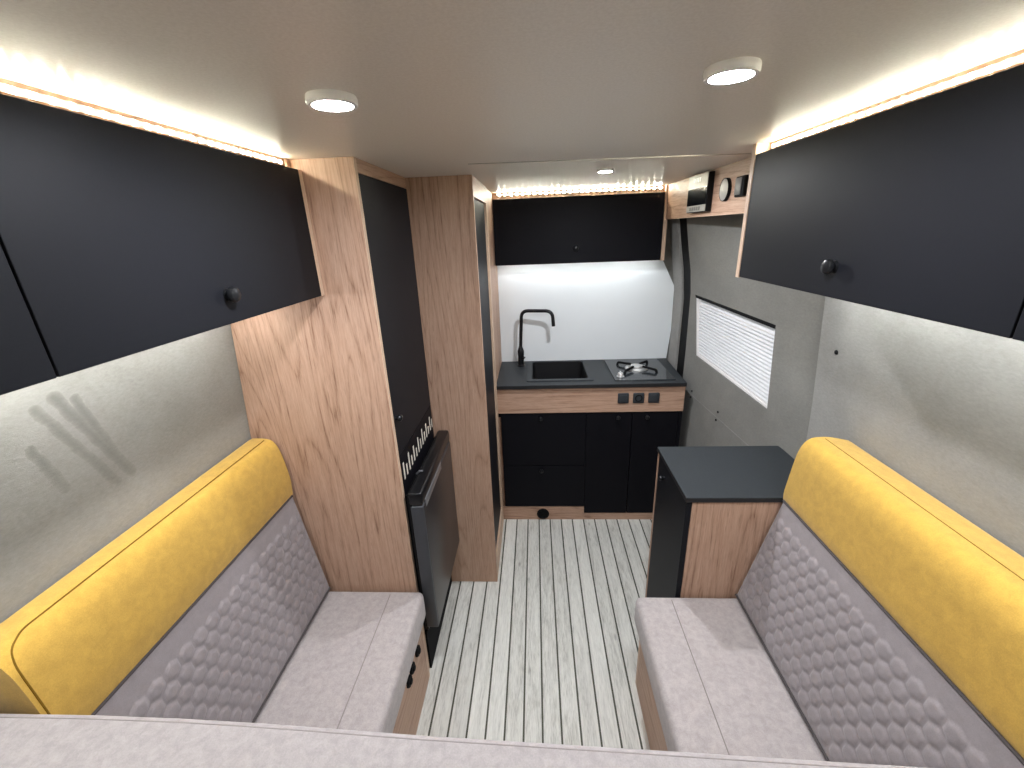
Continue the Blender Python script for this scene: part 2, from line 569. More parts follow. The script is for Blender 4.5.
for i in range(NP):
    for q, dx in ((0.0, 0.024), (0.16, 0.010), (0.45, 0.006), (0.78, 0.009), (0.92, 0.016)):
        t = 0.045 + (0.86 - 0.045) * (i + q) / NP
        rowsv.append([bm.verts.new(wpt(s, t, dx)) for s in (0.022, 0.5, 0.985)])
for q, dx in ((0.875, 0.012), (0.90, 0.022), (0.92, 0.012), (0.95, 0.022)):
    rowsv.append([bm.verts.new(wpt(s, q, dx)) for s in (0.022, 0.5, 0.985)])
for a, b in zip(rowsv, rowsv[1:]):
    for k in range(2):
        bm.faces.new((a[k], a[k + 1], b[k + 1], b[k]))
blind = tag(obj('pleated_blind', bm, BLIND), 'white pleated blind drawn down over the small window above the side cabinet', 'blind')
bm = new_bm()
frame_bar(bm, [(0.02, 0.86), (0.987, 0.86), (0.987, 0.875), (0.02, 0.875)], 0.009, 0.014)
obj('top_rail', bm, WHITEPL, blind)
bm = new_bm()
frame_bar(bm, [(0.02, 0.018), (0.987, 0.018), (0.987, 0.045), (0.02, 0.045)], 0.008, 0.020)
obj('bottom_rail', bm, WHITEPL, blind)

# ceiling joint trim
bm = new_bm()
p0, p1 = Vector((-0.20, 1.455, ZC)), Vector((0.68, 1.527, ZC))
d = (p1 - p0); ang = math.atan2(d.y, d.x)
add_box(bm, 0, d.length, -0.0025, 0.0025, -0.002, 0.001, M=Matrix.Translation(p0) @ Matrix.Rotation(ang, 4, 'Z'))
struct(obj('trim_2', bm, ALU))

# ------------------------------------------------------------------ knob
def knob_bm(p, axis, sgn, r=0.013):
    bm = new_bm()
    r *= 1.2
    prof = [(r * 0.8, -0.001), (r * 0.7, 0.005), (r * 0.8, 0.008), (r, 0.011), (r, 0.015), (r * 0.85, 0.0195), (r * 0.5, 0.022), (0.0005, 0.0228)]
    add_lathe(bm, [(a, h * sgn) for a, h in prof], p, axis, 24)
    return bm

# ------------------------------------------------------------------ upper cabinets along both sides
def upper_cabinet(sgn, xf, ysplit, yend, ylow, label_a, label_b, knob_y, knob_z, endpanel):
    """one run of two cabinet units; xf = distance of the door face from the middle"""
    z0, z1 = 1.550, 1.877
    units = []
    for (ya, yb, lab, ky) in ((ysplit + 0.0015, yend, label_a, knob_y), (ylow, ysplit - 0.0015, label_b, knob_y - (yend - ysplit))):
        t = thing('upper_cabinet', lab, 'cabinet', (sgn * xf, (ya + yb) / 2, z0), 'black upper cabinets over the benches')
        yc = yb
        if endpanel and yb == yend:
            yc = yend - 0.0005
        x_in = xf + 0.020
        # carcass: bottom, top, two sides, fascia
        bm = new_bm()
        def bx(xa, xb, y0, y1, za, zb):
            add_box(bm, min(sgn * xa, sgn * xb), max(sgn * xa, sgn * xb), y0, y1, za, zb)
        bx(x_in, 0.885, ya + .001, yb - .001, z0 + 0.002, z0 + 0.018)
        bx(x_in, 0.858, ya + .001, yb - .001, z1 - 0.018, z1 - 0.001)
        bx(x_in, 0.872, ya + .001, ya + .017, z0 + 0.018, z1 - 0.018)
        bx(x_in, 0.872, yb - .017, yb - .001, z0 + 0.018, z1 - 0.018)
        obj('carcass', bm, WY, t)
        bm = new_bm()
        xa, xb = sgn * (xf + 0.034), sgn * (xf + 0.050)
        add_box(bm, min(xa, xb), max(xa, xb), ya, yb, z1 - 0.001, ZC - 0.0005)
        obj('fascia', bm, WY, t)
        bm = new_bm()
        xa, xb = sgn * xf, sgn * (xf + 0.018)
        add_box(bm, min(xa, xb), max(xa, xb), ya, yb, z0, z1, 0.0012, 2)
        dd = obj('door', bm, BLACK, t)
        obj('knob', knob_bm((sgn * xf, ky, knob_z), 'x', -sgn), KNOB, dd, smooth=True)
        units.append(t)
    return units

ul = upper_cabinet(-1, 0.613, 0.4855, 1.2035, -0.30,
    'long black upper cabinet ending at the tall oak panel beside the fridge', 'black upper cabinet over the smudged wall, the one not touching the tall panel',
    0.826, 1.607, True)
bm = new_bm()
add_box(bm, -0.90, -0.613, 1.2045, 1.2215, 1.55, 1.877)
obj('end_panel', bm, WEDGE, ul[0])
bm = new_bm()
add_box(bm, -0.80, -0.640, 1.2045, 1.2215, 1.877, ZC - 0.0005)
obj('filler', bm, WV, ul[0])
ur = upper_cabinet(1, 0.611, 0.5655, 1.339, -0.22,
    'long black upper cabinet on the window side, ending at the control panel strip', 'black upper cabinet on the window side, next after the one at the control panel',
    0.927, 1.612, False)
bm = new_bm()
add_box(bm, 0.609, 0.885, 1.3395, 1.358, 1.548, ZC - 0.0005)
obj('end_panel', bm, WEDGE, ur[0])
for o in ul + ur:
    pass

# LED tapes
def led_tape(name, label, pts_axis, fixed, a0, a1, n, mat, face, size=(0.010, 0.0055), carrier=WHITEPL):
    """row of small diodes on a carrier. pts_axis 'x' or 'y'; fixed = the other two coords; face = unit vector of light"""
    mid = (a0 + a1) / 2
    def P(a):
        return Vector((a, fixed[0], fixed[1])) if pts_axis == 'x' else Vector((fixed[0], a, fixed[1]))
    t = thing(name, label, 'light strip', P(mid))
    fv = Vector(face)
    side = Vector((1, 0, 0)) if pts_axis == 'x' else Vector((0, 1, 0))
    up = fv.cross(side)
    def slab(bm, c, la, lb, th):
        c = Vector(c)
        vs = []
        for i in (-1, 1):
            for j in (-1, 1):
                for k in (0, 1):
                    vs.append(bm.verts.new(c + side * i * la / 2 + up * j * lb / 2 + fv * k * th))
        for f in [(0, 1, 3, 2), (4, 6, 7, 5), (0, 4, 5, 1), (2, 3, 7, 6), (0, 2, 6, 4), (1, 5, 7, 3)]:
            bm.faces.new([vs[i] for i in f])
    bm = new_bm(); slab(bm, P(mid), a1 - a0, 0.010, 0.001)
    obj('tape', bm, carrier, t)
    first = None
    for i in range(n):
        a = a0 + (a1 - a0) * (i + 0.5) / n
        if first is None:
            bm = new_bm(); slab(bm, P(a) + fv * 0.001, size[0], size[1], 0.0012)
            first = obj('diode', bm, mat, t, origin=P(a))
            step = side * ((a1 - a0) / n)
        else:
            c = first.copy(); COL.objects.link(c); c.parent = t
            c.location = first.location + step * i
    return t
led_tape('led_strip', 'glowing LED strip at the ceiling over the black cabinets on the fridge side', 'y', (-0.6468, 1.8935), -0.29, 1.195, 60, LED, (1, 0, 0))
led_tape('led_strip', 'glowing LED strip at the ceiling over the black cabinets on the window side', 'y', (0.6448, 1.8935), -0.21, 1.330, 62, LED, (-1, 0, 0))
led_tape('led_strip', 'dotted glowing LED strip at the ceiling over the black kitchen cabinet', 'x', (2.5418, 1.893), -0.205, 0.698, 28, LEDK, (0, -1, 0))
# under-cabinet tapes washing the walls
led_tape('led_strip', 'LED strip under the kitchen cabinet lighting the splashback', 'x', (2.565, 1.5208), -0.21, 0.69, 24, LEDUK, (0, 0, -1), (0.020, 0.006))
led_tape('led_strip', 'LED strip under the upper cabinets lighting the smudged wall', 'y', (-0.845, 1.5525), -0.25, 1.17, 40, LEDU, (0, 0, -1), (0.030, 0.006))
led_tape('led_strip', 'LED strip under the upper cabinets lighting the wall beside the window', 'y', (0.845, 1.5525), -0.18, 1.30, 40, LEDU, (0, 0, -1), (0.030, 0.006))

# ------------------------------------------------------------------ ceiling lamps
def downlight(x, y, r, h, label, lens=LENS):
    t = thing('ceiling_light', label, 'ceiling light', (x, y, ZC), 'round ceiling lights')
    bm = new_bm()
    add_lathe(bm, [(r * 0.97, 0.0), (r, -h * 0.25), (r, -h * 0.8), (r * 0.95, -h), (r * 0.80, -h), (r * 0.78, -h * 0.85), (r * 0.78, 0.0)], (x, y, ZC), 'z', 40, cap=False)
    obj('housing', bm, WHITEPL, t, smooth=True)
    bm = new_bm()
    add_lathe(bm, [(0.0005, -h * 0.93), (r * 0.5, -h * 0.93), (r * 0.77, -h * 0.87)], (x, y, ZC), 'z', 40, cap=False)
    obj('lens', bm, lens, t, smooth=True)
    return t
downlight(-0.300, 0.731, 0.037, 0.013, 'round white ceiling light on the fridge side of the ceiling')
downlight(0.274, 0.706, 0.036, 0.013, 'round white ceiling light on the window side of the ceiling')
downlight(0.264, 1.740, 0.030, 0.010, 'small round ceiling light near the kitchen', LENSK)

# ------------------------------------------------------------------ fridge column
XP = -0.471
tc = t = thing('tall_cupboard', 'tall cupboard with plain oak side panel and black door above the fridge', 'cupboard', (-0.7, 1.47, 0))
bm = new_bm()
prof = [(XP, 0.0), (XP, ZC - 0.001)] + [(wl(z) + 0.003, z) for z in (ZC - 0.001, 1.7, 1.46, 1.1, 0.9, 0.0)]
add_prism_y(bm, prof, 1.224, 1.242)
obj('side_panel', bm, WV, t)
bm = new_bm(); add_box(bm, XP, XP + 0.0012, 1.2238, 1.2422, 0.0, ZC - 0.001)
obj('edge_band', bm, WEDGE, t)
bm = new_bm(); add_box(bm, XP - 0.018, XP, 1.2425, 1.706, 1.868, ZC - 0.001)
obj('top_rail', bm, WY, t)
bm = new_bm(); add_box(bm, XP - 0.018, XP + 0.001, 1.246, 1.704, 1.000, 1.866, 0.001)
dd = obj('door', bm, BLACK, t)
obj('knob', knob_bm((XP + 0.001, 1.262, 1.136), 'x', 1, 0.010), KNOB, dd, smooth=True)
# vent strip with slots
bm = new_bm(); add_box(bm, XP - 0.016, XP + 0.0008, 1.246, 1.704, 0.845, 0.997)
vp = obj('vent_panel', bm, KBLACK, t)
ys = [1.272 + i * (1.690 - 1.272) / 13 for i in range(14)]
for i, y in enumerate(ys):
    zt, zb = ((0.962, 0.896) if i % 2 == 0 else (0.936, 0.896))
    zt += 0.004 * math.sin(i)
    bm = new_bm(); add_box(bm, XP - 0.002, XP + 0.0016, y - 0.0065, y + 0.0065, zb, zt, 0.0012, 1)
    obj('vent_slot', bm, SLOT, vp)
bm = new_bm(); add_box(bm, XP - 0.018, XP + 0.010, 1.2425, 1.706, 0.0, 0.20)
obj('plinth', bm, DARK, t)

# fridge
XFR = -0.400
t = thing('fridge', 'small dark fridge under the slotted vent, set in the tall cupboard', 'fridge', (-0.62, 1.47, 0.21))
bm = new_bm(); add_box(bm, -0.93, -0.452, 1.250, 1.700, 0.205, 0.842, 0.004)
obj('body', bm, FRBLK, t)
bm = new_bm(); add_box(bm, -0.447, XFR, 1.213, 1.704, 0.262, 0.822, 0.006, 3)
fd = obj('door', bm, FRSIDE, t, smooth=True)
bm = new_bm(); add_box(bm, XFR - 0.003, XFR + 0.0012, 1.222, 1.698, 0.268, 0.819, 0.002, 2)
obj('front_sheet', bm, FRDOOR, fd, smooth=True)
bm = new_bm(); add_box(bm, -0.449, XFR, 1.212, 1.705, 0.824, 0.876, 0.008, 3)
obj('top_cap', bm, FRBLK, t, smooth=True)
bm = new_bm(); add_box(bm, XFR - 0.002, XFR + 0.0025, 1.245, 1.500, 0.800, 0.832, 0.002, 2)
obj('grip', bm, FRGRIP, t, smooth=True)
bm = new_bm(); add_box(bm, -0.4505, -0.440, 1.215, 1.700, 0.266, 0.87)
obj('door_gasket', bm, RUBBER, t)
bm = new_bm(); add_tube(bm, [(-0.452, 1.345, 0.872), (-0.440, 1.345, 0.884), (-0.428, 1.348, 0.882)], 0.004, 8)
obj('latch', bm, FRGRIP, t, smooth=True)
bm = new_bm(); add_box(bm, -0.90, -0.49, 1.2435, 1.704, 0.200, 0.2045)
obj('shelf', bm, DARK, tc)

# ------------------------------------------------------------------ wardrobe beyond the fridge
XW = -0.224
t = thing('wardrobe', 'tall oak wardrobe with a black inset door, between fridge and kitchen', 'wardrobe', (-0.6, 1.95, 0))
bm = new_bm()
prof = [(XW, 0.0), (XW, ZC - 0.001)] + [(wl(z) + 0.003, z) for z in (ZC - 0.001, 1.7, 1.46, 1.1, 0.9, 0.0)]
add_prism_y(bm, prof, 1.7085, 1.7265)
obj('side_panel', bm, WV, t)
bm = new_bm()
add_box(bm, XW - 0.018, XW, 1.727, 2.2045, 1.832, ZC - 0.001)
obj('top_rail', bm, WY, t)
bm = new_bm()
add_box(bm, XW - 0.018, XW, 1.727, 2.2045, 0.0, 0.118)
obj('bottom_rail', bm, WEDGE, t)
bm = new_bm()
add_box(bm, XW - 0.018, XW, 2.158, 2.2045, 0.118, 1.832)
obj('stile', bm, WEDGE, t)
bm = new_bm()
add_box(bm, XW - 0.028, XW - 0.010, 1.729, 2.156, 0.121, 1.829, 0.001)
dd = obj('door', bm, BLACK, t)

# ------------------------------------------------------------------ kitchen
KL, KR, YK, YB = -0.229, 0.806, 2.210, 2.655
# oak side panel between wardrobe and kitchen
bm = new_bm(); add_box(bm, KL - 0.018, KL, 2.2048, 2.672, 0.0, ZC - 0.001)
tag(obj('partition_panel', bm, WV), 'full-height oak panel closing the kitchen off from the wardrobe', 'panel')

# splashback
bm = new_bm()
prof = [(KL + 0.001, 0.901), (0.829, 0.901), (0.843, 1.084), (0.839, 1.355), (0.762, 1.502), (0.745, 1.518), (KL + 0.001, 1.518)]
add_prism_y(bm, prof, 2.656, 2.668)
tag(obj('splashback', bm, WHITE), 'plain white splashback board with one cut corner behind the tap', 'splashback')

# upper kitchen cabinet
t = thing('kitchen_upper_cabinet', 'wide black cabinet under the ceiling above the white splashback', 'cabinet', (0.24, 2.6, 1.519))
bm = new_bm()
add_box(bm, KL + 0.001, 0.706, 2.540, 2.655, 1.521, 1.538)
add_box(bm, KL + 0.001, 0.706, 2.540, 2.670, 1.850, 1.868)
add_box(bm, KL + 0.001, KL + 0.017, 2.540, 2.655, 1.538, 1.850)
obj('carcass', bm, WX, t)
bm = new_bm(); add_box(bm, KL + 0.001, 0.706, 2.544, 2.560, 1.868, ZC - 0.001)
obj('fascia', bm, WX, t)
bm = new_bm(); add_box(bm, KL + 0.003, 0.704, 2.518, 2.536, 1.519, 1.870, 0.0012)
dd = obj('door', bm, KBLACK, t)
obj('knob', knob_bm((0.232, 2.518, 1.600), 'y', -1, 0.012), KNOB, dd, smooth=True)
bm = new_bm(); add_box(bm, 0.707, 0.726, 2.518, 2.670, 1.517, ZC - 0.001)
obj('end_panel', bm, WEDGE, t)

# base unit
t = thing('kitchen_base_unit', 'black-fronted kitchen base unit with oak apron under the dark worktop', 'kitchen unit', (0.28, 2.43, 0))
bm = new_bm()
add_box(bm, KL + 0.001, KL + 0.017, 2.232, 2.655, 0.0, 0.878)
add_box(bm, 0.268, 0.284, 2.260, 2.655, 0.0, 0.72)
add_box(bm, KL + 0.017, 0.785, 2.232, 2.655, 0.098, 0.112)
obj('carcass', bm, WV, t)
bm = new_bm(); add_box(bm, 0.788, KR, 2.214, 2.655, 0.0, 0.726)
obj('side_panel', bm, KBLACK, t)
bm = new_bm(); add_box(bm, KL + 0.001, KR, 2.206, 2.224, 0.729, 0.8795)
obj('apron', bm, WX, t)
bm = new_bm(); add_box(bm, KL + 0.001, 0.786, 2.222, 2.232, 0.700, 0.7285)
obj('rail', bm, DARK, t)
for z0, z1 in ((0.386, 0.722), (0.098, 0.381)):
    bm = new_bm(); add_box(bm, KL + 0.018, 0.2738, 2.212, 2.230, z0, z1, 0.0012)
    dd = obj('drawer', bm, KBLACK, t)
    obj('knob', knob_bm((0.017, 2.212, z1 - 0.027), 'y', -1, 0.010), KNOB, dd, smooth=True)
for x0, x1, kx in ((0.2756, 0.530, 0.452), (0.534, 0.786, 0.613)):
    bm = new_bm(); add_box(bm, x0, x1, 2.212, 2.230, 0.050, 0.722, 0.0012)
    dd = obj('door', bm, KBLACK, t)
    obj('knob', knob_bm((kx, 2.212, 0.695), 'y', -1, 0.010), KNOB, dd, smooth=True)
bm = new_bm(); add_box(bm, KL + 0.001, 0.274, 2.213, 2.231, 0.0, 0.093)
obj('plinth', bm, WX, t)
bm = new_bm(); add_box(bm, 0.2745, 0.786, 2.213, 2.231, 0.0, 0.046)
obj('plinth', bm, WX, t)
bm = new_bm()
add_lathe(bm, [(0.037, 0.0), (0.038, -0.004), (0.034, -0.008), (0.030, -0.006), (0.028, -0.002), (0.0005, -0.002)], (0.022, 2.213, 0.043), 'y', 32, cap=False)
vo = obj('air_outlet', bm, RUBBER, t, smooth=True)
for i in range(3):
    bm = new_bm(); add_box(bm, -0.006, 0.050, 2.2065, 2.2095, 0.026 + i * 0.017, 0.030 + i * 0.017)
    obj('louvre', bm, RUBBER, vo)

# worktop with holes for the sink
SX0, SX1, SY0, SY1 = -0.026, 0.293, 2.292, 2.628
bm = new_bm()
xs = [KL + 0.001, SX0, SX1, KR]; yy = [2.1925, SY0, SY1, YB]
def wtop(bm, z):
    g = [[bm.verts.new((x + (0.020 * (y - 2.2) / 0.45 if i == 3 else 0), y, z)) for i, x in enumerate(xs)] for y in yy]
    for j in range(3):
        for i in range(3):
            if i == 1 and j == 1:
                continue
            bm.faces.new((g[j][i], g[j][i + 1], g[j + 1][i + 1], g[j + 1][i]))
    return g
ga, gb = wtop(bm, 0.900), wtop(bm, 0.880)
loop = [(0, 0), (0, 1), (0, 2), (0, 3), (1, 3), (2, 3), (3, 3), (3, 2), (3, 1), (3, 0), (2, 0), (1, 0)]
for a, b in zip(loop, loop[1:] + loop[:1]):
    bm.faces.new((ga[a[0]][a[1]], ga[b[0]][b[1]], gb[b[0]][b[1]], gb[a[0]][a[1]]))
hl = [(1, 1), (1, 2), (2, 2), (2, 1)]
for a, b in zip(hl, hl[1:] + hl[:1]):
    bm.faces.new((ga[a[0]][a[1]], gb[a[0]][a[1]], gb[b[0]][b[1]], ga[b[0]][b[1]]))
wt = tag(obj('worktop', bm, SLATE), 'dark grey kitchen worktop holding the sink and hob', 'worktop')
bm = new_bm(); add_box(bm, KL + 0.001, KR, 2.1910, 2.1926, 0.880, 0.8992)
obj('edge_band', bm, SLATEEDGE, wt)

# sink
t = thing('sink', 'square black inset sink in the dark worktop', 'sink', ((SX0 + SX1) / 2, (SY0 + SY1) / 2, 0.9))
def ring(bm, x0, x1, y0, y1, z, r, n=6):
    out = []
    for cx, cy, a0 in ((x1 - r, y1 - r, 0), (x0 + r, y1 - r, 90), (x0 + r, y0 + r, 180), (x1 - r, y0 + r, 270)):
        for k in range(n + 1):
            a = math.radians(a0 + 90 * k / n)
            out.append(bm.verts.new((cx + r * math.cos(a), cy + r * math.sin(a), z)))
    return out
def skin(bm, a, b):
    n = len(a)
    for i in range(n):
        bm.faces.new((a[i], a[(i + 1) % n], b[(i + 1) % n], b[i]))
bm = new_bm()
o1 = ring(bm, SX0 - 0.034, SX1 + 0.026, SY0 - 0.040, SY1 + 0.012, 0.9005, 0.012)
o2 = ring(bm, SX0 - 0.033, SX1 + 0.025, SY0 - 0.039, SY1 + 0.011, 0.906, 0.012)
o3 = ring(bm, SX0 - 0.006, SX1 + 0.000, SY0 - 0.008, SY1 + 0.000, 0.906, 0.02)
o4 = ring(bm, SX0 - 0.002, SX1 - 0.004, SY0 - 0.004, SY1 - 0.004, 0.9015, 0.025)
skin(bm, o1, o2); skin(bm, o2, o3); skin(bm, o3, o4)
obj('rim', bm, SLATE, t, smooth=True)
bm = new_bm()
b1 = ring(bm, SX0 + 0.0008, SX1 - 0.0035, SY0 + 0.0008, SY1 - 0.0035, 0.9025, 0.025)
b2 = ring(bm, SX0 + 0.006, SX1 - 0.009, SY0 + 0.006, SY1 - 0.009, 0.78, 0.03)
b3 = ring(bm, SX0 + 0.03, SX1 - 0.033, SY0 + 0.03, SY1 - 0.033, 0.760, 0.02)
skin(bm, b1, b2); skin(bm, b2, b3); bm.faces.new(b3)
obj('bowl', bm, SINKBLK, t, smooth=True)
bm = new_bm(); add_lathe(bm, [(0.028, 0.0), (0.028, 0.003), (0.022, 0.004), (0.018, 0.002), (0.0005, 0.002)], (0.14, 2.46, 0.7605), 'z', 24, cap=False)
obj('drain', bm, STEEL, t, smooth=True)

# tap
FX, FY = -0.098, 2.560
t = thing('kitchen_tap', 'matt black tap with a tall square-bent spout beside the sink', 'tap', (FX, FY, 0.9))
bm = new_bm()
add_lathe(bm, [(0.024, 0.0005), (0.024, 0.006), (0.019, 0.010), (0.019, 0.070), (0.0205, 0.074), (0.0205, 0.096), (0.015, 0.115), (0.0115, 0.122), (0.011, 0.13)], (FX, FY, 0.9), 'z', 28)
obj('body', bm, RUBBER if False else KNOB, t, smooth=True)
bm = new_bm()
path = fillet([(FX, FY, 1.02), (FX + 0.012, FY - 0.002, 1.249), (FX + 0.196, FY - 0.035, 1.249), (FX + 0.203, FY - 0.036, 1.157)], 0.042, 10)
add_tube(bm, path, 0.0105, 16)
obj('spout', bm, KNOB, t, smooth=True)
bm = new_bm()
add_tube(bm, [(FX + 0.01, FY - 0.014, 0.953), (FX + 0.020, FY - 0.04, 0.962), (FX + 0.026, FY - 0.055, 0.972)], [0.006, 0.005, 0.004], 10)
obj('lever', bm, KNOB, t, smooth=True)

# hob
t = thing('gas_hob', 'single-burner glass gas hob set in the worktop', 'hob', (0.60, 2.45, 0.9))
bm = new_bm(); add_box(bm, 0.432, 0.762, 2.238, 2.640, 0.9003, 0.9065, 0.002, 2)
obj('glass_plate', bm, BLKGLASS, t)
bm = new_bm()
add_lathe(bm, [(0.066, 0.0), (0.066, 0.006), (0.055, 0.012), (0.050, 0.012), (0.050, 0.004), (0.0005, 0.004)], (0.592, 2.440, 0.9065), 'z', 36, cap=False)
obj('burner_ring', bm, STEEL, t, smooth=True)
bm = new_bm()
add_lathe(bm, [(0.034, 0.004), (0.036, 0.014), (0.034, 0.020), (0.020, 0.023), (0.0005, 0.0235)], (0.592, 2.440, 0.9065), 'z', 30, cap=False)
obj('burner_cap', bm, STEEL, t, smooth=True)
c = Vector((0.592, 2.440, 0))
for k in range(4):
    bm = new_bm()
    a = math.radians(45 + 90 * k + 3)
    d = Vector((math.cos(a), math.sin(a), 0))
    pts = fillet([c + d * 0.130 + Vector((0, 0, 0.9068)), c + d * 0.124 + Vector((0, 0, 0.9225)), c + d * 0.040 + Vector((0, 0, 0.9265))], 0.012, 4)
    add_tube(bm, pts, 0.0075, 8)
    obj('pan_support_arm', bm, RUBBER, t, smooth=True)
bm = new_bm()
add_lathe(bm, [(0.021, 0.0), (0.021, 0.004), (0.016, 0.006), (0.0145, 0.020), (0.012, 0.023), (0.0005, 0.0235)], (0.472, 2.300, 0.9065), 'z', 28)
hk = obj('control_knob', bm, STEEL, t, smooth=True)
bm = new_bm(); add_box(bm, 0.4695, 0.4745, 2.284, 2.316, 0.928, 0.936, 0.001)
obj('knob_grip', bm, STEEL, hk)
bm = new_bm(); add_box(bm, 0.590, 0.5925, 2.335, 2.37, 0.9066, 0.9072)
obj('plate_mark', bm, RUBBER, t)

# sockets on the apron
for i, (x, lab) in enumerate(((0.474, 'square charcoal switch on the oak apron, nearest the sink'), (0.557, 'charcoal socket with a round outlet, middle of three on the oak apron'), (0.640, 'square charcoal switch on the oak apron, nearest the window wall'))):
    t = thing('wall_socket', lab, 'socket', (x, 2.206, 0.813), 'charcoal sockets on the kitchen apron')
    bm = new_bm(); add_box(bm, x - 0.030, x + 0.030, 2.198, 2.2058, 0.783, 0.843, 0.006, 3)
    obj('cover', bm, SOCK, t, smooth=True)
    if i == 1:
        bm = new_bm(); add_lathe(bm, [(0.020, -0.0005), (0.020, -0.004), (0.016, -0.004), (0.015, 0.0), (0.0005, 0.0)], (x, 2.1985, 0.813), 'y', 24, cap=False)
        obj('outlet', bm, RUBBER, t, smooth=True)
    else:
        bm = new_bm(); add_box(bm, x - 0.019, x + 0.019, 2.1955, 2.199, 0.794, 0.832, 0.002)
        obj('rocker', bm, SOCK, t)

# ------------------------------------------------------------------ control panel strip (window side, under ceiling)
XS = 0.716
t = thing('control_board', 'oak strip under the ceiling between kitchen cabinet and window-side cabinets', 'panel', (XS, 1.94, 1.733))
bm = new_bm(); add_box(bm, XS, XS + 0.016, 1.3585, 2.5175, 1.733, ZC - 0.0005)
obj('face_board', bm, WY, t)
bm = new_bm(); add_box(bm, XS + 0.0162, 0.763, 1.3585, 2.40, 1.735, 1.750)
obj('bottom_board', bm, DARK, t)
bm = new_bm(); add_box(bm, XS - 0.0006, XS + 0.016, 1.3585, 2.5175, 1.7318, 1.7334)
obj('edge_band', bm, WEDGE, t)

t = thing('control_display', 'silver and black control display on the oak strip beside the gauge', 'control panel', (XS, 2.0, 1.755))
bm = new_bm(); add_box(bm, XS - 0.024, XS - 0.0004, 1.888, 2.112, 1.750, 1.897, 0.003, 2)
obj('casing', bm, RUBBER, t)
bm = new_bm(); add_box(bm, XS - 0.0265, XS - 0.0242, 1.890, 2.110, 1.845, 1.895, 0.001)
tp = obj('top_plate', bm, SILVER, t)
bm = new_bm(); add_box(bm, XS - 0.0265, XS - 0.0242, 1.890, 2.110, 1.778, 1.8445, 0.001)
obj('screen', bm, SCREEN, t)
bm = new_bm(); add_box(bm, XS - 0.0265, XS - 0.0242, 1.890, 2.110, 1.752, 1.7775, 0.001)
obj('key_strip', bm, SILVER, t)
for i in range(5):
    y = 2.060 - i * 0.026
    bm = new_bm(); add_box(bm, XS - 0.0285, XS - 0.0264, y - 0.009, y + 0.009, 1.757, 1.772, 0.001)
    obj('key', bm, GREYKEY, t)
for i, (h) in enumerate((0.016, 0.018, 0.018, 0.016)):
    y = 2.030 - i * 0.020
    bm = new_bm(); add_box(bm, XS - 0.0272, XS - 0.0264, y - 0.006, y + 0.006, 1.876 - h / 2, 1.876 + h / 2)
    obj('plate_mark', bm, WHITE, tp)

t = thing('round_gauge', 'round silver-faced gauge on the oak strip between display and rocker switch', 'gauge', (XS, 1.760, 1.82))
bm = new_bm(); add_lathe(bm, [(0.040, 0.0), (0.040, -0.011), (0.039, -0.0125), (0.0375, -0.012), (0.0375, 0.0)], (XS - 0.0004, 1.760, 1.819), 'x', 36, cap=False)
obj('bezel', bm, RUBBER, t, smooth=True)
bm = new_bm(); add_lathe(bm, [(0.0378, -0.002), (0.0378, -0.0115), (0.033, -0.013), (0.0005, -0.0135)], (XS - 0.0004, 1.760, 1.819), 'x', 36)
obj('face', bm, SILVER, t, smooth=True)

t = thing('rocker_switch', 'square black rocker switch on the oak strip, nearest the upper cabinet', 'switch', (XS, 1.63, 1.82))
bm = new_bm(); add_box(bm, XS - 0.014, XS - 0.0004, 1.596, 1.662, 1.786, 1.852, 0.004, 3)
obj('frame', bm, RUBBER, t, smooth=True)
bm = new_bm(); add_box(bm, XS - 0.0175, XS - 0.0142, 1.610, 1.657, 1.793, 1.846, 0.002, 2)
obj('rocker', bm, GREYKEY, t, smooth=True)

# ------------------------------------------------------------------ side cabinet beside the window-side bench
CX0, CX1, CY0, CY1, CZ = 0.485, 0.955, 1.206, 1.549, 0.863
t = thing('side_cabinet', 'low oak cabinet with a black door and black top beside the bench', 'cabinet', (0.72, 1.38, 0))
bm = new_bm(); add_box(bm, CX0 + 0.019, CX1, CY0, CY0 + 0.018, 0.0, CZ - 0.019)
obj('side_panel', bm, WV, t)
bm = new_bm(); add_box(bm, CX0, CX1, CY1 - 0.018, CY1, 0.0, CZ - 0.019)
obj('side_panel', bm, WV, t)
bm = new_bm(); add_box(bm, CX0 + 0.022, CX1, CY0 + 0.018, CY1 - 0.018, 0.03, 0.046)
add_box(bm, CX1 - 0.012, CX1, CY0 + 0.018, CY1 - 0.018, 0.046, CZ - 0.019)
obj('carcass', bm, WV, t)
bm = new_bm(); add_box(bm, CX0, CX0 + 0.018, CY0 + 0.001, CY1 - 0.0195, 0.012, CZ - 0.022, 0.001)
dd = obj('door', bm, BLACK, t)
obj('knob', knob_bm((CX0, 1.443, 0.785), 'x', -1, 0.0075), KNOB, dd, smooth=True)
bm = new_bm(); add_box(bm, CX0 - 0.004, 0.9555, CY0 - 0.004, CY1 + 0.002, CZ - 0.018, CZ, 0.0015, 2)
obj('top', bm, SLATE, t)
bm = new_bm(); add_box(bm, CX0 - 0.0046, 0.9545, CY0 - 0.0046, CY0 - 0.0036, CZ - 0.0175, CZ - 0.0015)
add_box(bm, CX0 - 0.0046, CX0 - 0.0036, CY0 - 0.0046, CY1 + 0.001, CZ - 0.0175, CZ - 0.0015)
obj('edge_band', bm, SLATEEDGE, t)

# ------------------------------------------------------------------ benches
def soft_box(bm, x0, x1, y0, y1, z0, z1, r, seg=5):
    add_box(bm, x0, x1, y0, y1, z0, z1, r, seg)

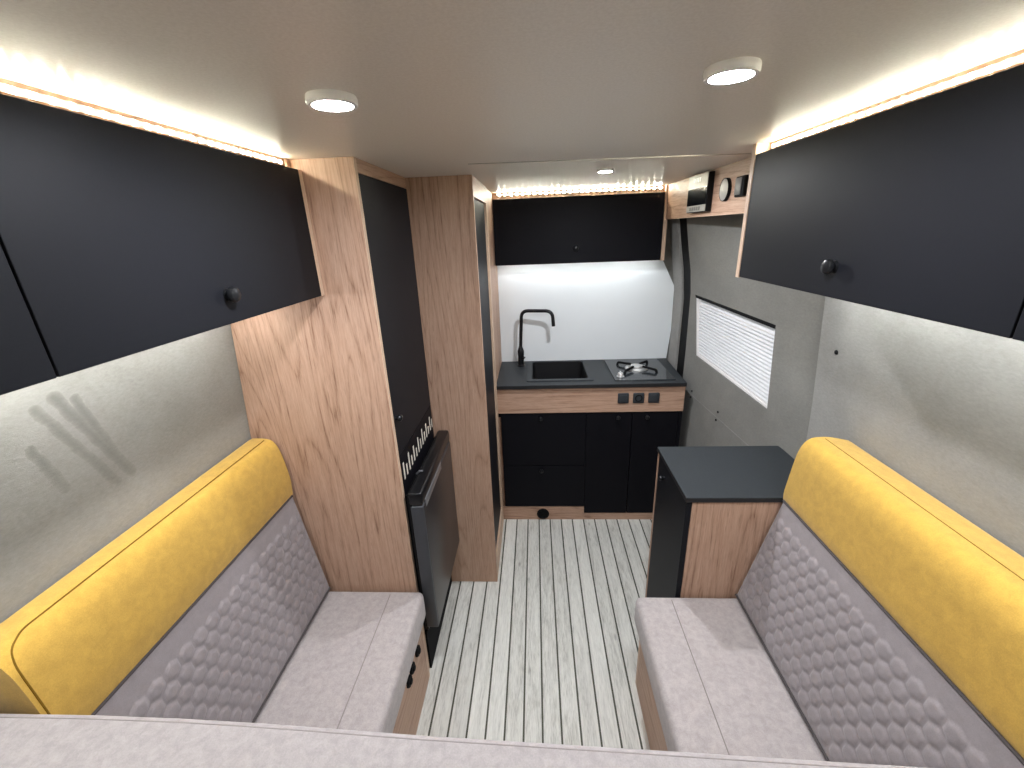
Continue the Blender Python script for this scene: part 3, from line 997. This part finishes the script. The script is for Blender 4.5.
def quilt(sgn, pb, pt, y0, y1, margin_top, parent, mat):
    """quilted panel: hexagon pillows between bottom line pb=(x,z) and top line pt=(x,z)"""
    bm = new_bm()
    pb, pt = Vector((pb[0], 0, pb[1])), Vector((pt[0], 0, pt[1]))
    up = pt - pb; H = up.length; up.normalize()
    nrm = Vector((-sgn * abs(up.z), 0, 0)) + Vector((0, 0, 0))
    nrm = Vector((-sgn * up.z, 0, sgn * up.x))
    if nrm.x * sgn > 0:
        nrm = -nrm
    W = 0.043; R = W / math.sqrt(3)
    a1 = Vector((W, 0)); a2 = Vector((W / 2, 1.5 * R))
    st = 0.0042
    nu, nv = int((y1 - y0) / st), int(H / st)
    def height(u, v):
        j0 = v / (1.5 * R); best = []
        for j in (math.floor(j0), math.floor(j0) + 1):
            off = (j % 2) * W / 2
            i0 = round((u - off) / W)
            for i in (i0 - 1, i0, i0 + 1):
                cx, cy = i * W + off, j * 1.5 * R
                best.append((math.hypot(u - cx, v - cy), cx, cy))
        best.sort()
        d1, cx, cy = best[0]
        e = (best[1][0] ** 2 - d1 ** 2) / (2 * W)
        if cy > H - margin_top or cy < 0.004:
            return 0.002
        s = max(0.0, min(1.0, e / 0.011))
        return 0.0062 * (1 - (1 - s) ** 2.0)
    rows = []
    for b in range(nv + 1):
        v = H * b / nv
        row = []
        for a in range(nu + 1):
            u = (y1 - y0) * a / nu
            edge = min(u, y1 - y0 - u, v, H - v)
            h = height(u, v) * min(1.0, edge / 0.02)
            if edge <= 0:
                h = -0.006
            p = pb + up * v + nrm * h
            row.append(bm.verts.new((p.x, y0 + u, p.z)))
        rows.append(row)
    for r0, r1 in zip(rows, rows[1:]):
        for k in range(nu):
            bm.faces.new((r0[k], r0[k + 1], r1[k + 1], r1[k]))
    return obj('quilted_panel', bm, mat, parent, smooth=True, sharp=180)

def smooth_profile(pts, n=5):
    # rounds the padded front and top (all but the last two corners and the flat back)
    keep = pts[-2:]
    p = [Vector((x, z)) for x, z in pts[:-1]]
    out = []
    for i in range(len(p) - 1):
        a, b, c, d = p[max(i - 1, 0)], p[i], p[i + 1], p[min(i + 2, len(p) - 1)]
        for k in range(n):
            t = k / n
            q = 0.5 * ((2 * b) + (c - a) * t + (2 * a - 5 * b + 4 * c - d) * t * t + (3 * b - a - 3 * c + d) * t ** 3)
            out.append((q.x, q.y))
    return out + keep

def bench(sgn, y0, y1, x_front, x_wall, seam_x, box_x, back, bolster, lab, zc):
    S = lambda a, b: (min(sgn * a, sgn * b), max(sgn * a, sgn * b))
    # wooden box
    t = thing('bench_base', 'oak-fronted bench box under the seat cushion on the ' + lab, 'bench', (sgn * (box_x + 0.2), (y0 + y1) / 2, 0), 'oak bench boxes')
    bm = new_bm(); a, b = S(box_x, box_x + 0.016); add_box(bm, a, b, y0 - 0.02, y1 - 0.0185, 0.0, 0.335)
    obj('front_panel', bm, WY, t)
    bm = new_bm(); a, b = S(box_x + 0.0, x_wall - 0.004); add_box(bm, a, b, y1 - 0.018, y1 - 0.001, 0.0, 0.335)
    obj('end_panel', bm, WEDGE, t)
    bm = new_bm(); a, b = S(box_x + 0.017, x_wall - 0.004); add_box(bm, a, b, y0 - 0.02, y1 - 0.019, 0.318, 0.335)
    obj('lid', bm, WY, t)
    # seat cushion
    c = thing('seat_cushion', 'grey padded seat cushion of the bench on the ' + lab, 'cushion', (sgn * (x_front + 0.2), (y0 + y1) / 2, 0.337), 'grey seat cushions')
    bm = new_bm(); a, b = S(x_front, x_wall - 0.012)
    soft_box(bm, a, b, y0, y1 - 0.003, 0.337, zc, 0.020, 6)
    # slight crown
    for v in bm.verts:
        if v.co.z > zc - 0.004:
            u = (abs(v.co.x) - x_front) / max(0.01, (back[0][0] - x_front))
            w = (v.co.y - y0) / (y1 - y0)
            v.co.z += 0.004 * max(0, 1 - (2 * u - 1) ** 2) * max(0, 1 - (2 * w - 1) ** 4)
    obj('pad', bm, SEATFAB, c, smooth=True, sharp=60)
    bm = new_bm(); add_tube(bm, [(sgn * seam_x, y0 + 0.01 + (y1 - y0 - 0.035) * i / 12, zc + 0.0002) for i in range(13)], 0.0016, 6)
    obj('seam', bm, SEATSEAM, c)
    bm = new_bm()
    # back cushion
    k = thing('back_cushion', 'quilted grey back cushion with mustard top bolster, bench on the ' + lab, 'cushion', (sgn * back[0][0], (y0 + y1) / 2, zc), 'quilted back cushions')
    (xb, zb), (xt, zt) = back
    bm = new_bm()
    prof = [(sgn * (xb + 0.003), zb), (sgn * (xt + 0.003), zt), (sgn * (x_wall - 0.008), zt), (sgn * (x_wall - 0.010), zb)]
    add_prism_y(bm, prof, y0 + 0.004, y1, 0.008, 3)
    obj('pad', bm, BACKFAB, k, smooth=True)
    quilt(sgn, (sgn * xb, zb + 0.002), (sgn * xt, zt - 0.001), y0 + 0.012, y1 - 0.006, 0.062, k, BACKFAB)
    bm = new_bm()
    add_tube(bm, [(sgn * (xt - 0.001), y0 + 0.012 + (y1 - y0 - 0.02) * i / 8, zt - 0.001) for i in range(9)], 0.0035, 8)
    obj('welt', bm, BACKSEAM, k, smooth=True)
    bm = new_bm()
    add_tube(bm, [(sgn * (xb - 0.002), y0 + 0.012 + (y1 - y0 - 0.02) * i / 8, zb + 0.006) for i in range(9)], 0.0035, 8)
    obj('welt', bm, BACKSEAM, k, smooth=True)
    # bolster
    bm = new_bm()
    add_prism_y(bm, smooth_profile([(sgn * x, z) for x, z in bolster['prof']]), y0 + 0.004, y1, 0.008, 4)
    bo = obj('bolster', bm, YELLOW, k, smooth=True, sharp=50)
    bm = new_bm(); add_tube(bm, fillet([(sgn * x, y, z) for x, y, z in bolster['seam']], 0.012, 4), 0.0016, 6)
    obj('seam', bm, YSEAM, bo, smooth=True)
    return t

# fridge-side bench
bench(-1, 0.440, 1.213, 0.436, 0.962, 0.558, 0.462,
      [(0.796, 0.460), (0.853, 0.874)],
      {'prof': [(0.853, 0.872), (0.850, 0.90), (0.848, 0.935), (0.852, 0.99), (0.858, 1.035), (0.866, 1.064), (0.879, 1.083), (0.896, 1.0895), (0.915, 1.0915), (0.948, 1.091), (0.951, 1.08), (0.954, 0.872)],
       'seam': [(0.896, 1.200, 1.0905), (0.896, 0.50, 1.0905), (0.879, 0.468, 1.0840), (0.8655, 0.456, 1.0645), (0.8574, 0.453, 1.036), (0.8514, 0.452, 0.99), (0.8474, 0.452, 0.935), (0.849, 0.452, 0.90)]},
      'fridge side', 0.454)
# window-side bench
bench(1, 0.440, 1.2015, 0.338, 0.962, 0.462, 0.368,
      [(0.691, 0.460), (0.784, 0.858)],
      {'prof': [(0.786, 0.856), (0.784, 0.885), (0.787, 0.92), (0.794, 0.985), (0.801, 1.03), (0.813, 1.060), (0.830, 1.076), (0.850, 1.0805), (0.88, 1.0805), (0.925, 1.072), (0.948, 1.064), (0.9535, 1.04), (0.954, 0.856)],
       'seam': [(0.864, 1.189, 1.0808), (0.866, 0.50, 1.0808), (0.829, 0.468, 1.0760), (0.812, 0.456, 1.0600), (0.8004, 0.453, 1.031), (0.7934, 0.452, 0.985), (0.7864, 0.452, 0.92)]},
      'window side', 0.454)
# sockets on the fridge-side bench front
for y, z, nm, lab in ((1.115, 0.262, 'wall_socket', 'black round socket on the oak bench front, closest to the fridge'),
                      (1.045, 0.268, 'wall_socket', 'black round socket on the oak bench front, between its two neighbours'),
                      (1.003, 0.262, 'wall_socket', 'black round socket on the oak bench front, farthest from the fridge')):
    t = thing(nm, lab, 'socket', (-0.462, y, z), 'black sockets on the bench front')
    bm = new_bm(); add_lathe(bm, [(0.020, 0.0005), (0.020, 0.006), (0.017, 0.010), (0.012, 0.010), (0.010, 0.004), (0.0005, 0.004)], (-0.462, y, z), 'x', 24, cap=False)
    obj('cover', bm, RUBBER, t, smooth=True)
    bm = new_bm(); add_lathe(bm, [(0.010, 0.004), (0.010, 0.013), (0.008, 0.015), (0.0005, 0.015)], (-0.462, y, z), 'x', 18, cap=False)
    obj('cap', bm, RUBBER, t, smooth=True)

# ------------------------------------------------------------------ near cushion along the bottom of the view
t = thing('bed_mattress', 'long light grey mattress cushion lying across between the two benches', 'mattress', (0, 0.1, 0.90))
bm = new_bm()
soft_box(bm, -0.94, 0.94, -0.45, 0.408, 0.895, 1.0, 0.014, 5)
Rz = Matrix.Rotation(math.radians(-1.45), 4, 'Z')
for v in bm.verts:
    f = max(0, 1 - ((v.co.y - 0.0) / 0.45) ** 2)
    if v.co.z > 0.98:
        v.co.z += 0.004 * f
def edge_y(x):
    T = [(-1.0, 0.423), (-0.86, 0.424), (-0.73, 0.4255), (-0.58, 0.4245), (-0.44, 0.421), (-0.185, 0.411), (0.15, 0.4015), (0.46, 0.3925), (1.0, 0.379)]
    for (a, ya), (b, yb) in zip(T, T[1:]):
        if x <= b:
            return ya + (yb - ya) * (x - a) / (b - a) + 0.0045
    return T[-1][1]
for xx in (-0.86, -0.73, -0.58, -0.44, -0.31, -0.185, 0.0, 0.15, 0.3, 0.46, 0.7):
    bmesh.ops.bisect_plane(bm, geom=bm.verts[:] + bm.edges[:] + bm.faces[:], plane_co=(xx, 0, 0), plane_no=(1, 0, 0))
def sk(bm):
    for v in bm.verts:
        if v.co.y > 0.2:
            v.co.y += edge_y(v.co.x) - 0.408
sk(bm)
obj('pad', bm, MATFAB, t, smooth=True, sharp=60)
bm = new_bm()
add_tube(bm, [(-0.935 + 1.87 * i / 20, 0.3965, 1.0000) for i in range(21)], 0.0012, 6)
sk(bm)
obj('seam', bm, SEATSEAM, t)
bm = new_bm(); add_box(bm, -0.94, 0.94, -0.45, 0.37, 0.872, 0.894)
bb = thing('bed_platform', 'flat oak board carrying the light grey mattress', 'bed base', (0, 0, 0.872))
obj('board', bm, WX, bb)
bm = new_bm(); add_box(bm, -0.94, 0.94, -0.45, -0.43, 0.0, 0.872)
obj('support_panel', bm, WX, bb)

# ------------------------------------------------------------------ daylight outside the window
w = bpy.data.worlds.new('outside'); scene.world = w
w.use_nodes = True
bg = w.node_tree.nodes['Background']
bg.inputs['Color'].default_value = (0.93, 0.97, 1.0, 1); bg.inputs['Strength'].default_value = 0.55

# ------------------------------------------------------------------ camera
F, PITCH, YAW, ROLL = 423.95, 19.853, -3.597, -2.2875
pt, yw, rl = map(math.radians, (PITCH, YAW, ROLL))
fwd = Vector((math.sin(yw) * math.cos(pt), math.cos(yw) * math.cos(pt), -math.sin(pt)))
r0 = Vector((math.cos(yw), -math.sin(yw), 0)); u0 = r0.cross(fwd)
rr = r0 * math.cos(rl) + u0 * math.sin(rl); uu = -r0 * math.sin(rl) + u0 * math.cos(rl)
cd = bpy.data.cameras.new('camera'); cam = bpy.data.objects.new('camera', cd); COL.objects.link(cam)
M = Matrix((rr, uu, -fwd)).transposed().to_4x4(); M.translation = Vector((0, 0, 1.7053))
cam.matrix_world = M
cd.sensor_width = 36; cd.lens = 36 * F / 1024; cd.clip_start = 0.02
scene.camera = cam

vs = scene.view_settings
vs.view_transform = 'Standard'; vs.look = 'None'; vs.gamma = 1.0; vs.use_curve_mapping = False
vs.exposure = 0.66
